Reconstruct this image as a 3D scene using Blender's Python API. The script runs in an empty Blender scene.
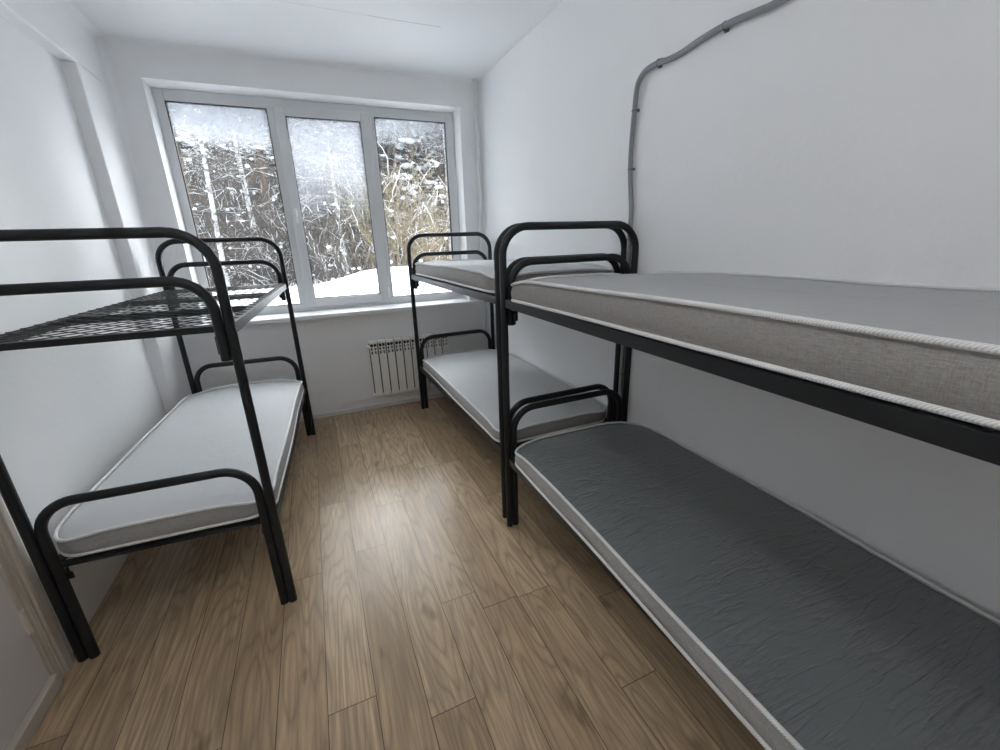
import bpy, math, random
from mathutils import Vector, Matrix
R = math.radians
SC = bpy.context.scene
COL = SC.collection

# ------------------------------------------------------------------ camera
CAM = Vector((-1.6437, -4.1542, 1.5965))
FPX = 418.62                       # focal length in pixels of a 1000 px wide frame
yaw, pitch, roll = -0.4034, -0.3126, -0.0316
fwd = Vector((-math.sin(yaw) * math.cos(pitch), math.cos(yaw) * math.cos(pitch), math.sin(pitch)))
rt0 = Vector((math.cos(yaw), math.sin(yaw), 0))
up0 = rt0.cross(fwd)
rt = math.cos(roll) * rt0 + math.sin(roll) * up0
up = math.cos(roll) * up0 - math.sin(roll) * rt0
cd = bpy.data.cameras.new('camera')
cam = bpy.data.objects.new('camera', cd)
COL.objects.link(cam)
cd.sensor_width = 36.0
cd.lens = FPX / 1000 * 36.0
cd.clip_start = 0.02
cd.clip_end = 300
m3 = Matrix((rt, up, -fwd)).transposed()
cam.matrix_world = Matrix.Translation(CAM) @ m3.to_4x4()
SC.camera = cam

# ------------------------------------------------------------------ world, sun, exposure
SC.view_settings.view_transform = 'Standard'
SC.view_settings.look = 'None'
SC.view_settings.gamma = 1.0
SC.view_settings.use_curve_mapping = False
SC.view_settings.exposure = 1.22
WORLD_STRENGTH = 0.75
SUN_STRENGTH = 17.0
SUN_ELEV, SUN_ANGLE = 46, 92
FILL_LAMP_POWER = 11.0

world = bpy.data.worlds.new('overcast_sky')
SC.world = world
world.use_nodes = True
wn, wl = world.node_tree.nodes, world.node_tree.links
wn.clear()
wo = wn.new('ShaderNodeOutputWorld')
wb = wn.new('ShaderNodeBackground')
wb.inputs['Strength'].default_value = WORLD_STRENGTH
tc = wn.new('ShaderNodeTexCoord')
sx = wn.new('ShaderNodeSeparateXYZ')
cr = wn.new('ShaderNodeValToRGB')
cr.color_ramp.elements[0].position = 0.0
cr.color_ramp.elements[0].color = (0.70, 0.73, 0.78, 1)
cr.color_ramp.elements[1].position = 0.9
cr.color_ramp.elements[1].color = (2.1, 2.2, 2.35, 1)
wl.new(tc.outputs['Generated'], sx.inputs[0])
wl.new(sx.outputs['Z'], cr.inputs[0])
wl.new(cr.outputs[0], wb.inputs['Color'])
wl.new(wb.outputs[0], wo.inputs['Surface'])

sd = bpy.data.lights.new('overcast_sun', 'SUN')
sd.energy = SUN_STRENGTH
sd.angle = R(SUN_ANGLE)
sd.color = (0.965, 0.978, 1.0)
sun = bpy.data.objects.new('overcast_sun', sd)
COL.objects.link(sun)
sdir = Vector((-0.36, -math.cos(R(SUN_ELEV)), -math.sin(R(SUN_ELEV))))   # travels from beyond the window into the room
sun.rotation_euler = sdir.to_track_quat('-Z', 'Y').to_euler()

# sky portal in the window opening (guides sampling, gives no light of its own)
pd = bpy.data.lights.new('window_portal', 'AREA')
pd.shape = 'RECTANGLE'
pd.size, pd.size_y = 2.36, 1.76
pd.cycles.is_portal = True
po = bpy.data.objects.new('window_portal', pd)
COL.objects.link(po)
po.location = (-1.365, 0.33, 1.88)
po.rotation_euler = (R(-90), 0, 0)

try:
    SC.cycles.max_bounces = 14
    SC.cycles.diffuse_bounces = 12
    SC.cycles.transparent_max_bounces = 16
    SC.cycles.sample_clamp_indirect = 10
    SC.cycles.use_denoising = True
except Exception:
    pass

# ------------------------------------------------------------------ helpers
def link(o, parent=None):
    COL.objects.link(o)
    if parent is not None:
        o.parent = parent
    return o

def tag(o, label=None, cat=None, group=None, kind=None):
    if label: o['label'] = label
    if cat: o['category'] = cat
    if group: o['group'] = group
    if kind: o['kind'] = kind
    return o

def empty(name, loc=(0, 0, 0), rz=0.0):
    o = bpy.data.objects.new(name, None)
    o.empty_display_size = 0.05
    link(o)
    o.location = loc
    o.rotation_euler = (0, 0, rz)
    return o

class MB:
    """collects shapes into one mesh"""
    def __init__(self):
        self.v, self.f, self.m = [], [], []
    def add(self, vs, fs, mi=0):
        n = len(self.v)
        self.v += [tuple(p) for p in vs]
        self.f += [tuple(i + n for i in f) for f in fs]
        self.m += [mi] * len(fs)
        return self
    def box(self, x0, y0, z0, x1, y1, z1, mi=0):
        vs = [(x, y, z) for z in (z0, z1) for y in (y0, y1) for x in (x0, x1)]
        return self.add(vs, [(0, 2, 3, 1), (4, 5, 7, 6), (0, 1, 5, 4), (2, 6, 7, 3), (0, 4, 6, 2), (1, 3, 7, 5)], mi)
    def tube(self, pts, r, n=12, cap=True, mi=0, closed=False):
        pts = [Vector(p) for p in pts]
        rs = r if isinstance(r, (list, tuple)) else [r] * len(pts)
        k = len(pts)
        tang = []
        for i in range(k):
            a = pts[i - 1] if (i > 0 or closed) else pts[i]
            b = pts[(i + 1) % k] if (i < k - 1 or closed) else pts[i]
            t = (b - a)
            tang.append(t.normalized() if t.length > 1e-9 else Vector((0, 0, 1)))
        ref = Vector((0, 0, 1)) if abs(tang[0].z) < 0.9 else Vector((1, 0, 0))
        nrm = tang[0].cross(ref).normalized()
        vs, fs = [], []
        for i in range(k):
            nrm = (nrm - tang[i] * nrm.dot(tang[i])).normalized()
            bn = tang[i].cross(nrm)
            for j in range(n):
                a = 2 * math.pi * j / n
                vs.append(pts[i] + (nrm * math.cos(a) + bn * math.sin(a)) * rs[i])
        for i in range(k - 1 + (1 if closed else 0)):
            for j in range(n):
                a, b = i * n + j, i * n + (j + 1) % n
                c, d = ((i + 1) % k) * n + (j + 1) % n, ((i + 1) % k) * n + j
                fs.append((a, b, c, d))
        if cap and not closed:
            fs.append(tuple(reversed(range(n))))
            fs.append(tuple((k - 1) * n + j for j in range(n)))
        return self.add(vs, fs, mi)
    def build(self, name, mat, parent=None, smooth=35, bevel=0, seg=2):
        me = bpy.data.meshes.new(name)
        me.from_pydata(self.v, [], self.f)
        mats = mat if isinstance(mat, (list, tuple)) else [mat]
        for m in mats: me.materials.append(m)
        if len(mats) > 1:
            me.polygons.foreach_set('material_index', self.m)
        if smooth:
            me.polygons.foreach_set('use_smooth', [True] * len(me.polygons))
            me.set_sharp_from_angle(angle=R(smooth))
        me.update()
        o = bpy.data.objects.new(name, me)
        link(o, parent)
        if bevel:
            b = o.modifiers.new('bevel', 'BEVEL')
            b.width, b.segments, b.limit_method, b.angle_limit = bevel, seg, 'ANGLE', R(40)
        return o

# ------------------------------------------------------------------ node materials
class NT:
    def __init__(self, name):
        self.mat = bpy.data.materials.new(name)
        self.mat.use_nodes = True
        self.n, self.l = self.mat.node_tree.nodes, self.mat.node_tree.links
        self.n.clear()
        self.out = self.n.new('ShaderNodeOutputMaterial')
        self.b = self.n.new('ShaderNodeBsdfPrincipled')
        self.l.new(self.b.outputs[0], self.out.inputs['Surface'])
    def put(self, node, sock, val):
        s = node.inputs[sock]
        if hasattr(val, 'links') or hasattr(val, 'is_linked'):
            self.l.new(val, s)
        else:
            if isinstance(val, (tuple, list)) and len(val) == 3 and s.type == 'RGBA':
                val = (*val, 1)
            s.default_value = val
    def math(self, op, a, b=0.0, c=0.0, clamp=False):
        n = self.n.new('ShaderNodeMath'); n.operation = op; n.use_clamp = clamp
        self.put(n, 0, a); self.put(n, 1, b)
        if len(n.inputs) > 2: self.put(n, 2, c)
        return n.outputs[0]
    def coord(self, which='Object'):
        return self.n.new('ShaderNodeTexCoord').outputs[which]
    def sep(self, v):
        n = self.n.new('ShaderNodeSeparateXYZ'); self.l.new(v, n.inputs[0]); return n.outputs
    def comb(self, x, y, z=0.0):
        n = self.n.new('ShaderNodeCombineXYZ'); self.put(n, 0, x); self.put(n, 1, y); self.put(n, 2, z); return n.outputs[0]
    def mapping(self, v, scale=(1, 1, 1), loc=(0, 0, 0)):
        n = self.n.new('ShaderNodeMapping'); self.l.new(v, n.inputs[0])
        n.inputs['Scale'].default_value = scale; n.inputs['Location'].default_value = loc
        return n.outputs[0]
    def noise(self, v, scale=5, detail=4, rough=0.55, dist=0.0):
        n = self.n.new('ShaderNodeTexNoise'); self.l.new(v, n.inputs['Vector'])
        n.inputs['Scale'].default_value = scale; n.inputs['Detail'].default_value = detail
        n.inputs['Roughness'].default_value = rough; n.inputs['Distortion'].default_value = dist
        return n.outputs['Fac']
    def white(self, v, dim='2D'):
        n = self.n.new('ShaderNodeTexWhiteNoise'); n.noise_dimensions = dim
        self.put(n, 'W' if dim == '1D' else 'Vector', v); return n.outputs['Value']
    def ramp(self, f, stops):
        n = self.n.new('ShaderNodeValToRGB'); self.l.new(f, n.inputs[0])
        e = n.color_ramp.elements
        while len(e) < len(stops): e.new(0.5)
        for i, (p, c) in enumerate(stops):
            e[i].position = p
            e[i].color = (*c, 1) if isinstance(c, (tuple, list)) else (c, c, c, 1)
        return n.outputs[0]
    def mix(self, f, a, b, mode='MIX'):
        n = self.n.new('ShaderNodeMix'); n.data_type = 'RGBA'; n.blend_type = mode
        self.put(n, 0, f); self.put(n, 6, a); self.put(n, 7, b); return n.outputs[2]
    def bump(self, h, strength=0.3, dist=0.01):
        n = self.n.new('ShaderNodeBump'); self.l.new(h, n.inputs['Height'])
        n.inputs['Strength'].default_value = strength; n.inputs['Distance'].default_value = dist
        self.l.new(n.outputs[0], self.b.inputs['Normal'])
    def base(self, c): self.put(self.b, 'Base Color', c)
    def rough(self, r): self.put(self.b, 'Roughness', r)

def paint(name, col, rough=0.6, bump=0.15, scale=35, var=0.04):
    t = NT(name)
    c = t.coord()
    big = t.noise(c, 1.3, 3)
    t.base(t.mix(big, tuple(x * (1 - var) for x in col), tuple(min(1, x * (1 + var)) for x in col)))
    t.rough(rough)
    if bump:
        h = t.math('ADD', t.noise(c, scale, 5, 0.6), t.math('MULTIPLY', t.noise(c, 4, 2), 0.9))
        t.bump(h, bump, 0.006)
    return t.mat

M = {}
M['wall'] = paint('white_wall_paint', (0.875, 0.88, 0.89), 0.6, 0.25, 28)
M['ceil'] = None
M['pvc'] = paint('white_pvc', (0.70, 0.715, 0.73), 0.35, 0)
M['sill'] = paint('white_sill_laminate', (0.84, 0.85, 0.86), 0.3, 0)
M['pipe'] = paint('white_enamel', (0.74, 0.75, 0.75), 0.4, 0.05)
M['radiator'] = paint('radiator_enamel', (0.90, 0.885, 0.86), 0.4, 0)
M['gap_shade'] = paint('radiator_gap_shade', (0.05, 0.05, 0.05), 0.8, 0)
M['rubber'] = paint('black_gasket', (0.015, 0.015, 0.017), 0.5, 0)
M['conduit'] = paint('grey_conduit_plastic', (0.27, 0.28, 0.29), 0.5, 0.05)
M['clip'] = paint('dark_clip_plastic', (0.14, 0.145, 0.15), 0.5, 0)
M['handle'] = paint('white_handle', (0.8, 0.8, 0.8), 0.3, 0)

def ceiling_mat():
    t = NT('white_ceiling_paint')
    c = t.coord()
    x = t.sep(c)
    wob = t.math('MULTIPLY', t.math('SUBTRACT', t.noise(c, 3, 3), 0.5), 0.03)
    d = t.math('ABSOLUTE', t.math('ADD', t.math('ADD', x[1], 0.88), wob))
    crack = t.math('LESS_THAN', d, 0.004)
    part = t.math('GREATER_THAN', t.noise(c, 2.2, 2), 0.44)
    crack = t.math('MULTIPLY', crack, t.math('MULTIPLY', t.math('GREATER_THAN', x[0], -1.80), t.math('LESS_THAN', x[0], -0.60)))
    crack = t.math('MULTIPLY', crack, t.math('ADD', t.math('MULTIPLY', part, 0.6), 0.4))
    big = t.noise(c, 1.3, 3)
    t.base(t.mix(t.math('MULTIPLY', crack, 0.6), t.mix(big, (0.79, 0.805, 0.825), (0.84, 0.85, 0.865)), (0.30, 0.30, 0.30)))
    t.rough(0.65)
    t.bump(t.math('ADD', t.noise(c, 25, 4), t.math('MULTIPLY', t.noise(c, 3, 2), 1.2)), 0.2, 0.006)
    return t.mat
M['ceil'] = ceiling_mat()

def black_metal():
    t = NT('black_powder_coated_steel')
    c = t.coord()
    t.base(t.mix(t.noise(c, 6, 2), (0.010, 0.0118, 0.0138), (0.016, 0.0185, 0.021)))
    t.rough(t.math('ADD', t.math('MULTIPLY', t.noise(c, 20, 3), 0.12), 0.34))
    t.put(t.b, 'Specular IOR Level', 0.35)
    t.bump(t.noise(c, 220, 2), 0.06, 0.001)
    return t.mat
M['metal'] = black_metal()

def floor_mat():
    t = NT('oak_plank_vinyl')
    c = t.coord()
    s = t.sep(c)
    W, L = 0.1672, 1.36
    u = t.math('DIVIDE', t.math('ADD', s[0], 1.829), W)
    row = t.math('FLOOR', u)
    fu = t.math('FRACT', u)
    off = t.white(row, '1D')
    v = t.math('ADD', t.math('DIVIDE', s[1], L), t.math('MULTIPLY', off, 3.7))
    idx = t.math('FLOOR', v)
    fv = t.math('FRACT', v)
    pid = t.white(t.comb(row, idx), '2D')
    pid2 = t.white(t.comb(idx, t.math('ADD', row, 31.7)), '2D')
    # grain stretched along the plank, different on every plank
    gx = t.math('ADD', s[0], t.math('MULTIPLY', pid, 13.0))
    gy = t.math('ADD', s[1], t.math('MULTIPLY', pid2, 29.0))
    g = t.comb(gx, gy)
    fine = t.noise(t.mapping(g, (85, 3.2, 1)), 1.0, 5, 0.65)
    mid = t.noise(t.mapping(g, (15, 1.3, 1)), 1.0, 4, 0.6, 0.8)
    # cathedral arches
    rings = t.noise(t.mapping(g, (5.0, 0.62, 1)), 1.0, 2.0, 0.4)
    arch = t.math('FRACT', t.math('MULTIPLY', rings, 22))
    arch = t.math('ABSOLUTE', t.math('SUBTRACT', arch, 0.5))
    arch = t.ramp(arch, [(0.0, 0.0), (0.10, 0.55), (0.28, 1.0)])
    knots = t.noise(t.mapping(g, (9, 3.5, 1)), 1.0, 2, 0.5)
    knot = t.ramp(knots, [(0.66, 0.0), (0.75, 1.0)])
    tone = t.mix(pid, (0.46, 0.325, 0.195), (0.71, 0.535, 0.35))
    col = t.mix(t.ramp(mid, [(0.30, 0.0), (0.70, 1.0)]), t.mix(0.45, tone, (0.26, 0.18, 0.11)), tone)
    col = t.mix(t.math('MULTIPLY', t.ramp(fine, [(0.38, 1.0), (0.60, 0.0)]), 0.55), col, (0.21, 0.155, 0.11))
    archw = t.math('MULTIPLY', t.math('SUBTRACT', 1.0, arch), 0.62)
    col = t.mix(archw, col, (0.22, 0.165, 0.118))
    col = t.mix(t.math('MULTIPLY', knot, 0.55), col, (0.075, 0.05, 0.034))
    # seams
    du = t.math('MULTIPLY', t.math('MINIMUM', fu, t.math('SUBTRACT', 1.0, fu)), W)
    dv = t.math('MULTIPLY', t.math('MINIMUM', fv, t.math('SUBTRACT', 1.0, fv)), L)
    seam = t.math('LESS_THAN', t.math('MINIMUM', du, dv), 0.0016)
    col = t.mix(t.math('MULTIPLY', seam, 0.8), col, (0.04, 0.028, 0.02))
    t.base(col)
    smear = t.noise(t.mapping(c, (1.5, 1.5, 1)), 1.0, 1, 0.4)
    t.rough(t.math('ADD', t.math('MULTIPLY', smear, 0.08), 0.25))
    t.put(t.b, 'Specular IOR Level', 0.26)
    t.bump(t.math('SUBTRACT', t.math('ADD', t.math('MULTIPLY', fine, 0.5), t.math('MULTIPLY', arch, 0.25)), t.math('MULTIPLY', seam, 1.0)), 0.22, 0.0016)
    return t.mat
M['floor'] = floor_mat()

def fabric_top(name, c0, c1, rough=0.75, wr=0.35, sheen=0.15):
    t = NT(name)
    c = t.coord()
    weave = t.noise(t.mapping(c, (420, 420, 60)), 1.0, 2)
    mott = t.noise(t.mapping(c, (60, 9, 10)), 1.0, 3)
    t.base(t.mix(t.math('ADD', t.math('MULTIPLY', weave, 0.5), t.math('MULTIPLY', mott, 0.5)), c0, c1))
    t.rough(rough)
    t.put(t.b, 'Sheen Weight', sheen)
    # creases running across the mattress
    w = t.noise(c, 2.2, 3)
    cc = t.mapping(c, (2.4, 24, 1))
    n1 = t.noise(cc, 1.0, 3.0, 0.5, 0.6)
    ridge = t.math('ABSOLUTE', t.math('SUBTRACT', n1, 0.5))
    ridge = t.ramp(ridge, [(0.0, 1.0), (0.045, 0.0)])
    mask = t.ramp(w, [(0.40, 0.0), (0.62, 1.0)])
    soft = t.noise(t.mapping(c, (1.6, 9, 1)), 1.0, 2)
    h = t.math('ADD', t.math('MULTIPLY', t.math('MULTIPLY', ridge, mask), 0.5), t.math('MULTIPLY', soft, 0.35))
    t.bump(t.math('ADD', h, t.math('MULTIPLY', weave, 0.04)), wr, 0.02)
    return t.mat
M['fab_top'] = fabric_top('grey_mattress_fabric', (0.45, 0.46, 0.475), (0.58, 0.59, 0.605), 0.7, 0.16)
M['fab_warm'] = fabric_top('taupe_grey_mattress_fabric', (0.35, 0.355, 0.365), (0.43, 0.435, 0.445), 0.75, 0.18)

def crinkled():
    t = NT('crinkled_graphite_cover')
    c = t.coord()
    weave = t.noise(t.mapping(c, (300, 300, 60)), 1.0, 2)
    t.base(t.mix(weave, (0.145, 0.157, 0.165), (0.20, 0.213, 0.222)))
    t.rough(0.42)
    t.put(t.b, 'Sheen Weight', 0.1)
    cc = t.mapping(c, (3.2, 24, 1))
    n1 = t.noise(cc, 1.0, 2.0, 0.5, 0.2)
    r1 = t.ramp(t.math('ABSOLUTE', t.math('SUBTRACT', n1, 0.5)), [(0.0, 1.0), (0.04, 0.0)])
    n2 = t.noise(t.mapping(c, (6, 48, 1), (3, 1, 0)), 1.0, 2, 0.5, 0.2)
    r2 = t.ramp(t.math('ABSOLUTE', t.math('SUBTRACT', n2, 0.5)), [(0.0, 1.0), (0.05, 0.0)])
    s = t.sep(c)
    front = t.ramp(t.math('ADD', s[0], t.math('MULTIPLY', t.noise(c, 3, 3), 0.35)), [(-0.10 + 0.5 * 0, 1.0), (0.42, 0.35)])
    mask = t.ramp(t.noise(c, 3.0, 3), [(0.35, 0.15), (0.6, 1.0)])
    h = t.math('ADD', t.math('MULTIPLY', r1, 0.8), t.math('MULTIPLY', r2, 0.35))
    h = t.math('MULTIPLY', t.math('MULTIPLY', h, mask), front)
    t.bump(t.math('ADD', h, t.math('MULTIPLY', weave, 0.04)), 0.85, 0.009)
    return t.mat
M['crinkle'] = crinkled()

def heather(name, c0, c1):
    t = NT(name)
    c = t.coord()
    a = t.noise(t.mapping(c, (45, 45, 420)), 1.0, 4, 0.7)
    b = t.noise(t.mapping(c, (400, 400, 60)), 1.0, 2)
    f = t.math('ADD', t.math('MULTIPLY', a, 0.65), t.math('MULTIPLY', b, 0.35))
    t.base(t.mix(t.ramp(f, [(0.3, 0.0), (0.7, 1.0)]), c0, c1))
    t.rough(0.85)
    t.put(t.b, 'Sheen Weight', 0.1)
    t.bump(t.math('ADD', f, t.math('MULTIPLY', t.noise(t.mapping(c, (3, 3, 40)), 1.0, 2), 1.2)), 0.3, 0.004)
    return t.mat
M['side'] = heather('grey_heather_side_fabric', (0.22, 0.22, 0.22), (0.46, 0.455, 0.45))
M['side_warm'] = heather('taupe_heather_side_fabric', (0.19, 0.18, 0.172), (0.40, 0.385, 0.375))

def tape():
    t = NT('white_ribbed_piping_tape')
    c = t.coord()
    s = t.sep(c)
    w = t.math('SINE', t.math('MULTIPLY', t.math('ADD', t.math('ADD', s[0], s[1]), t.math('MULTIPLY', s[2], 0.6)), 1000))
    t.base(t.mix(t.math('ADD', t.math('MULTIPLY', w, 0.5), 0.5), (0.66, 0.66, 0.66), (0.88, 0.88, 0.88)))
    t.rough(0.7)
    t.bump(w, 0.25, 0.001)
    return t.mat
M['tape'] = tape()

def old_paint():
    t = NT('old_white_door_paint')
    c = t.coord()
    st = t.noise(t.mapping(c, (60, 60, 3.0)), 1.0, 5, 0.65)
    d = t.noise(c, 9, 5, 0.6)
    col = t.mix(t.ramp(st, [(0.35, 0.0), (0.62, 1.0)]), (0.50, 0.44, 0.36), (0.70, 0.64, 0.56))
    col = t.mix(t.math('MULTIPLY', t.ramp(d, [(0.58, 0.0), (0.75, 1.0)]), 0.4), col, (0.36, 0.32, 0.27))
    t.base(col)
    t.rough(0.45)
    t.bump(t.math('ADD', st, t.math('MULTIPLY', d, 0.5)), 0.3, 0.004)
    return t.mat
M['door_paint'] = old_paint()
M['threshold'] = paint('worn_threshold_paint', (0.60, 0.55, 0.48), 0.5, 0.3, 20, 0.15)
M['door_leaf'] = paint('pinkish_white_door_leaf', (0.70, 0.675, 0.67), 0.5, 0.3, 30)

def glass_mat(name, z_clear, z_frost, amount, streak):
    t = NT(name)
    t.n.remove(t.b)
    c = t.coord()
    s = t.sep(c)
    tr = t.n.new('ShaderNodeBsdfTransparent')
    tr.inputs[0].default_value = (0.97, 0.985, 0.98, 1)
    gl = t.n.new('ShaderNodeBsdfGlossy')
    gl.inputs['Roughness'].default_value = 0.02
    fr = t.n.new('ShaderNodeFresnel'); fr.inputs[0].default_value = 1.45
    m1 = t.n.new('ShaderNodeMixShader')
    t.l.new(t.math('MULTIPLY', fr.outputs[0], 0.8), m1.inputs[0]); t.l.new(tr.outputs[0], m1.inputs[1]); t.l.new(gl.outputs[0], m1.inputs[2])
    tl = t.n.new('ShaderNodeBsdfTranslucent'); tl.inputs[0].default_value = (0.27, 0.285, 0.305, 1)
    # frost: thick at the head of the pane, thinning downwards with a ragged edge
    edge = t.math('ADD', s[2], t.math('MULTIPLY', t.math('SUBTRACT', t.noise(t.mapping(c, (3.2, 1, 3.2)), 1.0, 6, 0.65), 0.5), streak))
    k = t.n.new('ShaderNodeMapRange'); k.interpolation_type = 'SMOOTHSTEP'
    t.l.new(edge, k.inputs[0])
    k.inputs[1].default_value, k.inputs[2].default_value = z_clear, z_frost
    k.inputs[3].default_value, k.inputs[4].default_value = 0.02, amount
    grit = t.ramp(t.noise(t.mapping(c, (26, 1, 26)), 1.0, 6, 0.7), [(0.30, 0.55), (0.65, 1.0)])
    m2 = t.n.new('ShaderNodeMixShader')
    t.l.new(t.math('MULTIPLY', k.outputs[0], grit, clamp=True), m2.inputs[0])
    t.l.new(m1.outputs[0], m2.inputs[1]); t.l.new(tl.outputs[0], m2.inputs[2])
    t.l.new(m2.outputs[0], t.out.inputs['Surface'])
    return t.mat

def snow_mat():
    t = NT('snow')
    c = t.coord('Object')
    t.base(t.mix(t.noise(c, 2, 4), (0.60, 0.62, 0.66), (0.70, 0.71, 0.73)))
    t.rough(0.8)
    t.bump(t.noise(c, 8, 5), 0.3, 0.05)
    return t.mat
M['snow'] = snow_mat()

def bark(name, c0, c1, c2, scale=(8, 8, 2.5)):
    t = NT(name)
    c = t.coord('Object')
    f = t.noise(t.mapping(c, scale), 1.0, 5, 0.65)
    t.base(t.ramp(f, [(0.36, c0), (0.5, c1), (0.66, c2)]))
    t.rough(0.9)
    t.bump(f, 0.5, 0.03)
    return t.mat
M['birch'] = bark('birch_bark', (0.05, 0.048, 0.046), (0.46, 0.455, 0.45), (0.60, 0.595, 0.59), (2.5, 2.5, 7))
M['pine_bark'] = bark('pine_bark', (0.07, 0.045, 0.034), (0.14, 0.09, 0.066), (0.20, 0.135, 0.10))
M['grey_bark'] = bark('grey_bark', (0.05, 0.043, 0.038), (0.09, 0.078, 0.068), (0.14, 0.12, 0.11))
M['twig'] = bark('brown_twig', (0.045, 0.036, 0.029), (0.075, 0.062, 0.05), (0.115, 0.097, 0.08), (20, 20, 6))
M['willow'] = bark('straw_twig', (0.11, 0.085, 0.048), (0.17, 0.135, 0.08), (0.25, 0.205, 0.135), (20, 20, 6))
M['needle'] = bark('pine_needles', (0.020, 0.025, 0.020), (0.04, 0.047, 0.036), (0.065, 0.072, 0.056), (9, 9, 9))

# ------------------------------------------------------------------ room shell
XL, XP, XR = -2.807, -2.734, 0.0          # recessed left wall, its pillar face, right wall
YP, YN, HC, ZB = -0.490, -4.85, 2.974, 2.672
WX0, WX1, WZ0, WZ1, YG = -2.540, -0.189, 0.985, 2.757, 0.203

def structure(o): return tag(o, kind='structure')

structure(MB().box(XL - 0.2, YN - 0.2, -0.12, 0.2, 0.0, 0.0).build('floor', M['floor']))
structure(MB().box(XL - 0.2, YN - 0.2, HC, 0.2, 0.50, HC + 0.2).build('ceiling', M['ceil']))
structure(MB().box(0.0, YN - 0.2, 0.0, 0.2, 0.5, HC).build('wall_right', M['wall']))
structure(MB().box(XL - 0.2, YN - 0.2, 0.0, 0.2, YN, HC).build('wall_near', M['wall']))

# window wall: one solid with an opening, corner to the left pillar rounded off
b = MB()
xo = [XL - 0.2, WX0, WX1, 0.0]
zo = [-0.12, WZ0, WZ1, HC]
for i in range(3):
    for j in range(3):
        if i == 1 and j == 1: continue
        b.box(xo[i], 0.0, zo[j], xo[i + 1], 0.5, zo[j + 1])
structure(b.build('wall_back', M['wall'], smooth=0))

# left wall: recessed field, raised pillar beside the window and beam under the ceiling
b = MB()
b.box(XL - 0.2, YN - 0.2, 0, XL, 0.0, HC)
structure(b.build('wall_left', M['wall'], smooth=0))
b = MB()
b.box(XL - 0.02, YP, 0.0, XP, -0.0, ZB)
structure(b.build('trim_1', M['wall'], bevel=0.008))
b = MB()
b.box(XL - 0.02, YN, ZB, XP, 0.0, HC)
structure(b.build('trim_2', M['wall'], bevel=0.008))
# plaster coves that soften the corners of pillar/back wall, beam/ceiling and back wall/ceiling
def cove(name, p0, p1, a, bdir, r, n=7):
    a, bdir = Vector(a), Vector(bdir)
    vs, fs = [], []
    prof = [Vector((0, 0, 0))]
    for i in range(n + 1):
        t = math.pi / 2 * i / n
        prof.append(a * (r - r * math.sin(t)) + bdir * (r - r * math.cos(t)))
    for p in (Vector(p0), Vector(p1)):
        vs += [p + q for q in prof]
    k = len(prof)
    for i in range(k):
        j = (i + 1) % k
        fs.append((i, j, k + j, k + i))
    fs.append(tuple(range(k))); fs.append(tuple(reversed(range(k, 2 * k))))
    return structure(MB().add(vs, fs).build(name, M['wall'], smooth=30))
cove('trim_3', (XP, 0, 0), (XP, 0, HC), (1, 0, 0), (0, -1, 0), 0.05)
cove('trim_4', (XP, YN, HC), (XP, 0, HC), (1, 0, 0), (0, 0, -1), 0.05)
cove('trim_5', (XP, 0, HC), (0, 0, HC), (0, -1, 0), (0, 0, -1), 0.03)

# skirting strip under the window
structure(MB().box(XP, -0.014, 0.0, 0.0, 0.0, 0.042).build('baseboard_back', M['pipe'], bevel=0.004))

# window sill
structure(MB().box(-2.62, -0.10, 0.972, -0.125, YG + 0.01, 1.008).build('window_sill', M['sill'], bevel=0.008, seg=3))

# ------------------------------------------------------------------ window
GZ1, GZS, GZ0, GZM = 2.678, 2.630, 1.075, 1.118
panes = [(-2.477, -1.788, GZ0, GZ1), (-1.657, -1.055, GZM, GZS), (-0.9325, -0.269, GZ0, GZ1)]
b = MB()
y0, y1 = YG, YG + 0.07
b.box(WX0, y0, 1.0, -2.477, y1, WZ1)                       # left jamb
b.box(-0.269, y0, 1.0, WX1, y1, WZ1)                       # right jamb
b.box(-2.477, y0, GZ1, -0.269, y1, WZ1)                    # head
b.box(-2.477, y0, 1.0, -0.269, y1, GZ0)                    # bottom rail
b.box(-1.788, y0, GZ0, -1.722, y1, GZ1)                    # mullions
b.box(-0.992, y0, GZ0, -0.9325, y1, GZ1)
win = structure(b.build('window_1', M['pvc'], smooth=0, bevel=0.004))
# opening sash in the middle
b = MB()
s0, s1 = y0 - 0.018, y1 - 0.01
sx0, sx1, sz0, sz1 = -1.735, -0.977, 1.045, 2.700
b.box(sx0, s0, sz0, -1.657, s1, sz1); b.box(-1.055, s0, sz0, sx1, s1, sz1)
b.box(-1.657, s0, GZS, -1.055, s1, sz1); b.box(-1.657, s0, sz0, -1.055, s1, GZM)
b.build('sash', M['pvc'], win, smooth=0, bevel=0.005)
frost = [(2.36, 2.54, 0.75, 0.30), (1.75, 2.62, 0.62, 0.45), (2.38, 2.75, 0.6, 0.50)]
for k, (a, c, z0, z1) in enumerate(panes):
    yy = y0 + (0.012 if k != 1 else 0.0)
    gk = MB()
    g = 0.007
    gk.box(a, yy - 0.003, z1 - g, c, yy + 0.03, z1); gk.box(a, yy - 0.003, z0, c, yy + 0.03, z0 + g)
    gk.box(a, yy - 0.003, z0 + g, a + g, yy + 0.03, z1 - g); gk.box(c - g, yy - 0.003, z0 + g, c, yy + 0.03, z1 - g)
    gk.build('gasket', M['rubber'], win, smooth=0)
    zc, zf, am, stk = frost[k]
    MB().box(a + 0.002, yy + 0.012, z0 + 0.002, c - 0.002, yy + 0.016, z1 - 0.002).build('pane', glass_mat('window_glass_%d' % k, zc, zf, am, stk), win, smooth=0)
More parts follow.
